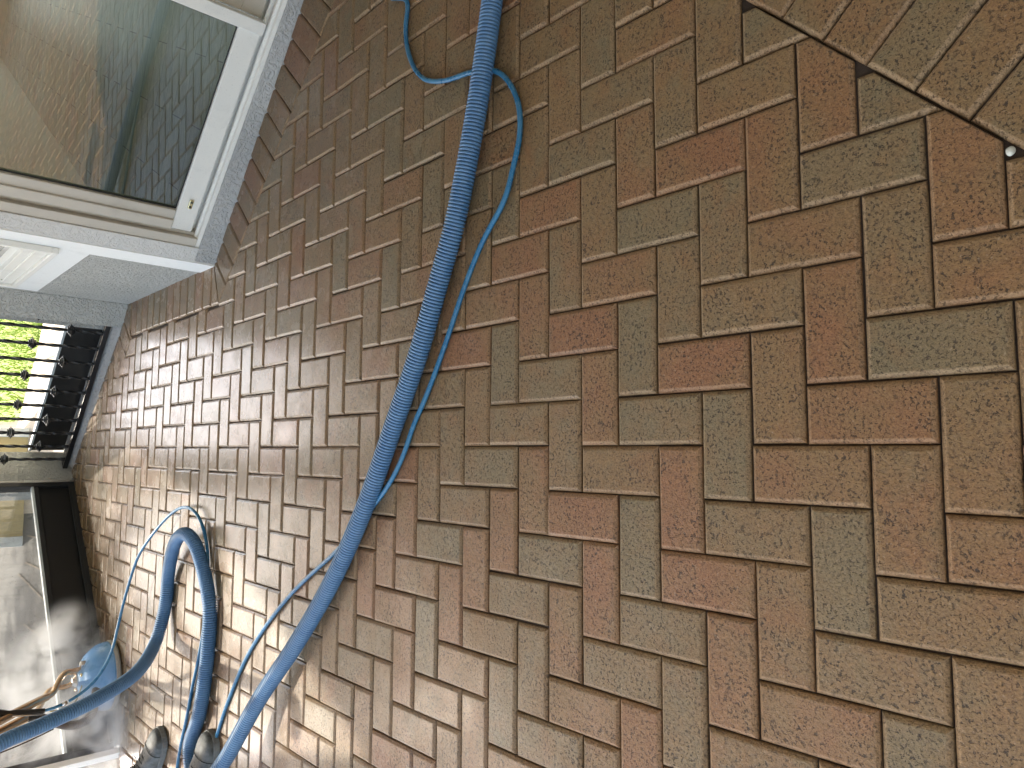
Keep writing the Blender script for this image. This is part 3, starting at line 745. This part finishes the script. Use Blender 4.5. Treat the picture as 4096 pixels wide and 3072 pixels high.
# wand: two bent steel tubes joining two long grips
A0 = MC + Vector((.03, .02, .175))
wa = [A0, ony(353, 2667, 2.60), ony(300, 2684, 2.60), ony(262, 2690, 2.59), ony(240, 2716, 2.56), ony(214, 2768, 2.51), ony(190, 2787, 2.47), ony(77, 2843, 2.30), ony(0, 2884, 2.19), ony(-110, 2942, 2.02), ony(-200, 2995, 1.90)]
wb = [MC + Vector((-.05, -.01, .165)), ony(316, 2721, 2.60), ony(268, 2746, 2.60), ony(225, 2752, 2.60), ony(190, 2768, 2.57), ony(160, 2826, 2.50), ony(132, 2862, 2.42)]
b = MB(); tube(b, smooth_path(resample(catmull(wa, .004), .006), 8), .0145, 16); b.build('wand_tube', M['chrome'], clean, smooth=True)
b = MB(); tube(b, smooth_path(resample(catmull(wb, .004), .006), 8), .0125, 16); b.build('wand_tube', M['chrome'], clean, smooth=True)
vb = [ony(98, 2876, 2.36), ony(50, 2901, 2.29), ony(0, 2927, 2.22), ony(-110, 2985, 2.06), ony(-200, 3036, 1.92)]
b = MB(); tube(b, resample(catmull(vb, .006), .01), .021, 20); b.build('vacuum_tube', M['chrome'], clean, smooth=True)
b = MB(); tube(b, [ony(150, 2866, 2.43), ony(124, 2868, 2.40), ony(96, 2877, 2.358)], .019, 18); b.build('cuff', M['rubber'], clean, smooth=True)
bh = [MC + Vector((-.115, -.045, .085)), ony(386, 2760, 2.47), ony(381, 2800, 2.45), ony(368, 2852, 2.43), ony(335, 2888, 2.42), ony(290, 2902, 2.42), ony(240, 2896, 2.42), ony(190, 2880, 2.43), ony(148, 2866, 2.43)]
b = MB(); corrugated(b, smooth_path(resample(catmull(bh, .004), .004), 10), .0215, .0028, .0075, 18); b.build('connecting_hose', M['brown_hose'], clean, smooth=True)
b = MB(); tube(b, [ony(188, 2788, 2.468), ony(130, 2816, 2.385), ony(77, 2843, 2.30), ony(0, 2884, 2.19), ony(-110, 2942, 2.02)], .0185, 18); b.build('grip', M['chrome'], clean, .002, smooth=True)
# trigger valve and its spray line
b = MB(); tube(b, [ony(-120, 2852, 2.14), ony(-10, 2850, 2.21), ony(30, 2856, 2.235), ony(70, 2853, 2.25), ony(130, 2850, 2.27), ony(180, 2842, 2.26)], lambda i: (.013, .014, .0145, .016, .015, .010)[i], 14)
vl = b.build('valve', M['rubber'], clean, .001, smooth=True)
b = MB(); tube(b, [ony(-40, 2866, 2.20), ony(60, 2864, 2.23), ony(172, 2857, 2.25)], .0035, 8); b.build('trigger', M['steel'], vl, smooth=True)
b = MB(); tube(b, [ony(248, 2818, 2.248), ony(268, 2809, 2.25)], .0085, 14); b.build('ferrule', M['steel'], vl, smooth=True)
b = MB(); tube(b, [ony(180, 2842, 2.26), ony(215, 2832, 2.255), ony(250, 2817, 2.248)], .0068, 12); b.build('hose_tail', M['thin'], vl, smooth=True)
b = MB(); tube(b, resample(catmull([ony(330, 2700, 2.555), ony(331, 2722, 2.55), ony(326, 2748, 2.54), ony(312, 2785, 2.50), ony(300, 2808, 2.46), ony(270, 2835, 2.40), ony(200, 2845, 2.30)], .004), .006), .0034, 8); b.build('spray_line', M['brass'], clean, smooth=True)
b = MB(); tube(b, [ony(326, 2693, 2.56), ony(331, 2716, 2.552), ony(332, 2728, 2.55)], .0075, 10); b.build('fitting', M['brass'], clean)
b = MB(); tube(b, resample(catmull([ony(214, 2916, 2.42), ony(170, 2938, 2.40), ony(110, 2966, 2.36), ony(40, 2996, 2.30), ony(-60, 3035, 2.2)], .01), .01), .0032, 8); b.build('cable', M['brown_hose'], clean, smooth=True)

# ------------------------------------------------------------------ small stone in the corner gap
b = MB(); bmh = bmesh.new(); bmesh.ops.create_icosphere(bmh, subdivisions=3, radius=.0062)
pc = onz(4043, 604, -.004)
for v in bmh.verts: v.co = Vector((v.co.x * 1.15, v.co.y * .95, v.co.z * .7)) * (1 + .18 * mnoise.noise(v.co * 180)) + pc
me = bpy.data.meshes.new('pebble'); bmh.to_mesh(me); bmh.free()
for p_ in me.polygons: p_.use_smooth = True
tag(link_mesh('pebble', me, plain('pale stone', (.6, .62, .55), (.4, .42, .38), 200)), 'tiny pale pebble in the gap between cut bricks', 'pebble')

# ------------------------------------------------------------------ worker, mostly outside the frame
pe = empty('person', (-1.62, 1.58, 0), 'worker in grey work shoes and white ankle socks standing beside the blue hoses', 'person')
def skinned(name, chains, mat, parent, sub=2, root=0):
    vs, es, rs, idx = [], [], [], {}
    for ch in chains:
        prev = None
        for key, p, r in ch:
            if key not in idx or key is None:
                if key is not None: idx[key] = len(vs)
                i = len(vs); vs.append(tuple(p)); rs.append(r)
            else: i = idx[key]
            if prev is not None: es.append((prev, i))
            prev = i
    me = bpy.data.meshes.new(name); me.from_pydata(vs, es, []); me.update()
    o = link_mesh(name, me, mat, parent)
    sk = o.modifiers.new('skin', 'SKIN'); sk.use_smooth_shade = True
    for i, r in enumerate(rs):
        d = me.skin_vertices[0].data[i]; d.radius = r if isinstance(r, tuple) else (r, r)
    me.skin_vertices[0].data[root].use_root = True
    sb = o.modifiers.new('sub', 'SUBSURF'); sb.levels = sub; sb.render_levels = sub
    return o
skm = Mat('tanned skin', (.42, .20, .11), .45); skm.set('Base Color', skm.mix(skm.mr(skm.noise(60, 4), .3, .7), (.40, .19, .10), (.47, .24, .14))); skm.set('Subsurface Weight', .08); skm.bump(skm.noise(300, 3), .3, .0006)
pel = (-1.68, 1.56, .93)
kA, aA = (-1.52, 1.80, .50), (-1.365, 1.862, .105)       # leg A: the far shoe
kB, aB = (-1.46, 1.36, .49), (-1.245, 1.253, .105)       # leg B: the near shoe
hA, hB = (-1.65, 1.66, .90), (-1.66, 1.46, .90)
chest = (-1.62, 1.58, 1.27); neck = (-1.58, 1.59, 1.47)
handA = ony(-120, 2947, 2.00); handB = ony(-150, 2860, 2.02)
handA = Vector((-1.34, 1.98, .80)); handB = Vector((-1.40, 1.86, .92))
body = [
 [('p', pel, (.14, .12)), ('w', (-1.66, 1.57, 1.08), (.13, .11)), ('c', chest, (.16, .13)), ('n0', (-1.60, 1.585, 1.40), (.09, .08)), ('n', neck, (.058, .058)), ('j', (-1.56, 1.60, 1.56), (.075, .07)), ('h', (-1.565, 1.60, 1.64), (.088, .08)), ('t', (-1.58, 1.60, 1.71), (.06, .06))],
 [('p', pel, 0), ('hA', hA, .095), ('tA', (-1.58, 1.70, .70), .08), ('kA', kA, .056), ('cA', (-1.46, 1.82, .34), .058), ('sA', (-1.39, 1.855, .17), .038), ('aA', aA, .038), (None, (-1.33, 1.845, .05), .03)],
 [('p', pel, 0), ('hB', hB, .095), ('tB', (-1.58, 1.41, .70), .08), ('kB', kB, .056), ('cB', (-1.40, 1.31, .33), .056), ('sB', (-1.275, 1.24, .17), .036), ('aB', aB, .036), (None, (-1.21, 1.23, .05), .03)],
]
for tagn, sh, el, hd in (('A', (-1.60, 1.76, 1.38), (-1.60, 1.90, 1.10), handA), ('B', (-1.61, 1.40, 1.38), (-1.52, 1.52, 1.09), handB)):
    hd = Vector(hd); el = Vector(el); d = (hd - el).normalized(); s_ = d.cross(Vector((0, 0, 1))).normalized(); up = s_.cross(d)
    body.append([('c', chest, 0), ('s' + tagn + '_', sh, .055), ('e' + tagn, el, .042), ('w' + tagn, hd, (.027, .022)), ('m' + tagn, hd + d * .05, (.034, .018))])
    for q, (off, ln) in enumerate(((-.027, .068), (-.009, .078), (.009, .073), (.026, .058))):
        b0 = hd + d * .085 + s_ * off
        body.append([('m' + tagn, (0, 0, 0), 0), (None, b0, .0095), (None, b0 + d * ln * .4 - up * .012, .009), (None, b0 + d * ln * .5 - up * .038, .008), (None, b0 + d * ln * .2 - up * .052, .007)])
    body.append([('m' + tagn, (0, 0, 0), 0), (None, hd + d * .035 - s_ * .036 - up * .008, .011), (None, hd + d * .062 - s_ * .044 - up * .03, .009), (None, hd + d * .078 - s_ * .03 - up * .048, .008)])
bd = skinned('body', body, skm.m, pe)
cl = Mat('charcoal work shirt', (.05, .055, .06), .85); cl.bump(cl.noise(18, 4, .6, .5), .5, .01)
skinned('shirt', [[('p', (-1.675, 1.56, .92), (.158, .14)), ('w', (-1.66, 1.57, 1.08), (.155, .135)), ('c', chest, (.18, .15)), ('n0', (-1.60, 1.585, 1.42), (.085, .08))],
   [('c', chest, 0), ('a', (-1.60, 1.76, 1.38), .078), ('b', (-1.60, 1.86, 1.20), .065)], [('c', chest, 0), ('d', (-1.61, 1.40, 1.38), .078), ('e', (-1.55, 1.47, 1.20), .065)]], cl.m, pe)
sh_ = Mat('dark shorts', (.035, .035, .04), .9)
skinned('shorts', [[('p', pel, (.158, .14)), ('hA', hA, .118), ('tA', (-1.58, 1.70, .70), .105), ('x', (-1.53, 1.73, .58), .092)], [('p', pel, 0), ('hB', hB, .118), ('tB', (-1.58, 1.41, .70), .105), ('y', (-1.51, 1.38, .58), .092)]], sh_.m, pe)
# head details
b = MB(); lathe(b, [(.006, 0), (.016, .004), (.013, .02), (.004, .034)], Vector((-1.478, 1.60, 1.615)), 10, Vector((.25, 0, 1)).normalized()); 
cap = MB(); lathe(cap, [(.104, .0), (.104, .03), (.09, .075), (.05, .10), (.006, .106)], Vector((-1.57, 1.60, 1.655)), 24)
cp = cap.build('cap', cl.m, pe, smooth=True)
br = MB(); br.box8([(-1.48, 1.53, 1.652), (-1.40, 1.56, 1.645), (-1.40, 1.64, 1.645), (-1.48, 1.67, 1.652), (-1.48, 1.53, 1.660), (-1.40, 1.56, 1.652), (-1.40, 1.64, 1.652), (-1.48, 1.67, 1.660)]); br.build('cap_brim', cl.m, cp, .003)
b.build('nose', skm.m, pe, smooth=True)
# socks and shoes
sk = Mat('white sock', (.7, .7, .68), .9); sk.bump(sk.noise(400, 2), .5, .001)
shm = Mat('grey leather shoe', (.11, .12, .115), .62); shm.set('Base Color', shm.mix(shm.mr(shm.noise(20, 5, .65), .35, .7), (.040, .043, .040), (.17, .18, .175))); shm.bump(shm.noise(60, 4, .6, .4), .5, .003)
slm = plain('grey rubber sole', (.22, .23, .22), (.12, .12, .115), 40, .7, 120, .001)
lcm = Mat('black laces', (.02, .02, .02), .8)
def shoe(toe, heel, name_label):
    toe, heel = Vector((*toe, 0)), Vector((*heel, 0)); d = (toe - heel); L = d.length; d.normalize(); s_ = Vector((-d.y, d.x, 0)); Z = Vector((0, 0, 1))
    WS = 1.18
    prof = [(a_, b_ * WS, c_ * 1.08) for a_, b_, c_ in [(.0, .020, .045), (.02, .031, .078), (.08, .036, .094), (.18, .039, .100), (.30, .039, .099), (.40, .040, .092), (.52, .043, .078), (.64, .048, .066), (.76, .051, .058), (.86, .049, .053), (.94, .040, .046), (.985, .024, .038), (1.0, .008, .030)]]
    m = MB(); K = 18; vs = []
    dense_ = []
    for (a, b_) in zip(prof, prof[1:]):
        for k in range(3): t = k / 3; dense_.append(tuple(x + (y - x) * t for x, y in zip(a, b_)))
    dense_.append(prof[-1])
    for s, hw, h in dense_:
        for k in range(K + 1):
            th = math.pi * k / K; cx = math.cos(th); sz = math.sin(th)
            x = math.copysign(abs(cx) ** .75, cx) * hw; z = .018 + (h - .018) * abs(sz) ** .72
            wr = mnoise.noise(Vector((s * 9, th * 1.5, 3))) * .0022
            vs.append(heel + d * (s * L) + s_ * (x + wr) + Z * (z + wr))
    nS_ = len(dense_); ff = [(i * (K + 1) + k, i * (K + 1) + k + 1, (i + 1) * (K + 1) + k + 1, (i + 1) * (K + 1) + k) for i in range(nS_ - 1) for k in range(K)]
    ff += [tuple(range(K + 1)), tuple((nS_ - 1) * (K + 1) + k for k in range(K + 1))[::-1]]
    m.add(vs, ff); o = m.build('shoe', shm.m, pe, smooth=True)
    # sole: outline a little wider, with cleats
    outl = []
    for s, hw, h in dense_: outl.append((heel + d * (s * L * 1.02 - .003)) + s_ * (hw + .005))
    for s, hw, h in dense_[::-1]: outl.append((heel + d * (s * L * 1.02 - .003)) - s_ * (hw + .005))
    m = MB(); m.prism([(p.x, p.y) for p in outl], .0005, .024); m.build('sole', slm, o, .003)
    # toe cap seam, collar and laces
    m = MB()
    for s, hw, h in ((.70, .0595, .0664), (.725, .0600, .0648)):
        pts = [heel + d * (s * L + .012 * math.sin(math.pi * k / 14)) + s_ * (math.copysign(abs(math.cos(math.pi * k / 14)) ** .75, math.cos(math.pi * k / 14)) * hw) + Z * (.018 + (h - .018) * abs(math.sin(math.pi * k / 14)) ** .72 + .0006) for k in range(15)]
        tube(m, pts, .0014, 6)
        if s == .70: m.build('seam', lcm.m, o); m = MB()
    m = MB(); cc = heel + d * (.20 * L) + Z * .099
    ring_ = [cc + d * (math.cos(a) * .056) + s_ * (math.sin(a) * .038) + Z * (.012 - .010 * math.cos(a)) for a in [2 * math.pi * k / 24 for k in range(25)]]
    tube(m, ring_, .009, 10); m.build('collar', shm.m, o, smooth=True)
    for k in range(5):
        m = MB(); s = .40 + k * .058; hw = .040 + k * .0018; h = .1005 - k * .0082
        pts = [heel + d * (s * L + .008 * math.sin(math.pi * (j / 8))) + s_ * (hw * .70 * (1 - 2 * j / 8)) + Z * (h + .0015 - .012 * (1 - math.sin(math.pi * (j / 8)))) for j in range(9)]
        tube(m, pts, .0018, 6); m.build('lace', lcm.m, o, smooth=True)
    m = MB(); a0 = heel + d * (.42 * L) + s_ * .012 + Z * .098
    lp = [a0 + s_ * (.034 * math.sin(t)) + d * (.02 * (1 - math.cos(t))) + Z * (.012 * math.sin(t / 2) - .006 * (1 - math.cos(t))) for t in [2 * math.pi * k / 20 for k in range(21)]]
    tube(m, lp, .0016, 6); m.build('lace', lcm.m, o, smooth=True)
    return o
shoe((-1.150, 1.765), (-1.415, 1.885), 'a'); shoe((-1.005, 1.205), (-1.30, 1.265), 'b')
for nm, c, up in (('A', aA, (-.22, 0, 1)), ('B', aB, (-.30, .05, 1))):
    b = MB(); lathe(b, [(.040, -.035), (.043, -.02), (.044, .008), (.047, .014), (.045, .020), (.038, .021)], Vector(c) + Vector((0, 0, .0)), 24, Vector(up).normalized()); b.build('sock', sk.m, pe, smooth=True)

# ------------------------------------------------------------------ unseen tree added beyond the screens to dapple the sunlight
tr = empty('tree', (-3.0, 9.6, -.09), 'unseen tree with thin leafy crown, added to dapple the sunlight', 'tree')
bk = plain('bark', (.14, .10, .07), (.08, .06, .04), 12, .9, 30, .01)
lf = Mat('leaf', (.06, .13, .025), .55); 
b = MB(); tc = Vector((-3.0, 9.6, 0))
tube(b, [tc + Vector((.06 * math.sin(k * .8), .05 * math.cos(k), k * .6)) for k in range(12)], lambda i: .14 - .009 * i, 12)
rt = random.Random(11); tips = []
for k in range(26):
    a = rt.uniform(0, 6.28); z0 = rt.uniform(3.6, 6.4); e_ = rt.uniform(.2, .9); Lb = rt.uniform(1.2, 2.5)
    p0 = tc + Vector((0, 0, z0)); dirv = Vector((math.cos(a) * math.cos(e_), math.sin(a) * math.cos(e_), math.sin(e_)))
    pts = [p0 + dirv * (Lb * t / 6) + Vector((rt.uniform(-.05, .05), rt.uniform(-.05, .05), .02 * t)) for t in range(7)]
    tube(b, pts, lambda i: .04 - .005 * i, 7); tips += pts[2:]
b.build('trunk', bk, tr, smooth=True)
b = MB()
for k in range(2600):
    c = rt.choice(tips) + Vector((rt.gauss(0, .22), rt.gauss(0, .22), rt.gauss(0, .18))); n1 = Vector((rt.gauss(0, 1), rt.gauss(0, 1), rt.gauss(0, 1))).normalized(); n2 = n1.orthogonal().normalized()
    n3 = n1.cross(n2); L1 = rt.uniform(.07, .13); W1 = L1 * .4
    b.add([c - n2 * L1, c + n3 * W1, c + n2 * L1, c - n3 * W1], [(0, 1, 2, 3)])
b.build('crown', lf.m, tr)

# ------------------------------------------------------------------ steam
def steam():
    m = bpy.data.materials.new('steam'); m.use_nodes = True; nt = m.node_tree; nt.nodes.clear()
    out = nt.nodes.new('ShaderNodeOutputMaterial'); pv = nt.nodes.new('ShaderNodeVolumePrincipled'); nt.links.new(pv.outputs[0], out.inputs['Volume'])
    pv.inputs['Color'].default_value = (.96, .96, .96, 1); pv.inputs['Anisotropy'].default_value = .1
    geo = nt.nodes.new('ShaderNodeNewGeometry')
    def blob(c, r, dens):
        sb = nt.nodes.new('ShaderNodeVectorMath'); sb.operation = 'SUBTRACT'; nt.links.new(geo.outputs[0], sb.inputs[0]); sb.inputs[1].default_value = c
        dv = nt.nodes.new('ShaderNodeVectorMath'); dv.operation = 'DIVIDE'; nt.links.new(sb.outputs[0], dv.inputs[0]); dv.inputs[1].default_value = r
        ln = nt.nodes.new('ShaderNodeVectorMath'); ln.operation = 'LENGTH'; nt.links.new(dv.outputs[0], ln.inputs[0])
        mr = nt.nodes.new('ShaderNodeMapRange'); mr.interpolation_type = 'SMOOTHSTEP'; nt.links.new(ln.outputs['Value'], mr.inputs[0])
        for i, v in zip((1, 2, 3, 4), (1.0, .15, 0, dens)): mr.inputs[i].default_value = v
        return mr.outputs[0]
    tot = None
    for c, r, dn_ in STEAM:
        o = blob(c, r, dn_)
        if tot is None: tot = o
        else:
            a = nt.nodes.new('ShaderNodeMath'); a.operation = 'ADD'; nt.links.new(tot, a.inputs[0]); nt.links.new(o, a.inputs[1]); tot = a.outputs[0]
    nz = nt.nodes.new('ShaderNodeTexNoise'); nz.inputs['Scale'].default_value = 6.5; nz.inputs['Detail'].default_value = 4; nz.inputs['Roughness'].default_value = .55; nz.inputs['Distortion'].default_value = .5
    nt.links.new(geo.outputs[0], nz.inputs['Vector'])
    m2 = nt.nodes.new('ShaderNodeMapRange'); nt.links.new(nz.outputs[0], m2.inputs[0])
    for i, v in zip((1, 2, 3, 4), (.42, .66, 0, 1)): m2.inputs[i].default_value = v
    mu = nt.nodes.new('ShaderNodeMath'); mu.operation = 'MULTIPLY'; nt.links.new(tot, mu.inputs[0]); nt.links.new(m2.outputs[0], mu.inputs[1])
    nt.links.new(mu.outputs[0], pv.inputs['Density']); return m
STEAM = [((-1.18, 2.74, .22), (.46, .28, .38), 15.0), ((-.98, 2.80, .16), (.30, .20, .24), 13.0), ((-1.35, 2.58, .30), (.34, .26, .48), 13.0), ((-1.28, 2.38, .10), (.30, .22, .22), 12.0)]
b = MB(); b.prism([(-1.72, 2.20), (-.70, 2.20), (-.62, 3.12), (-.95, 2.93), (-1.44, 2.462), (-1.72, 2.19)][:4] + [(-1.40, 2.50), (-1.72, 2.20)][:1] + [(-1.72, 2.36)], .004, .85)
st = pyd('steam', b.v, b.f, steam()); tag(st, 'grey white steam drifting round the blue floor cleaner', 'steam', kind='stuff')
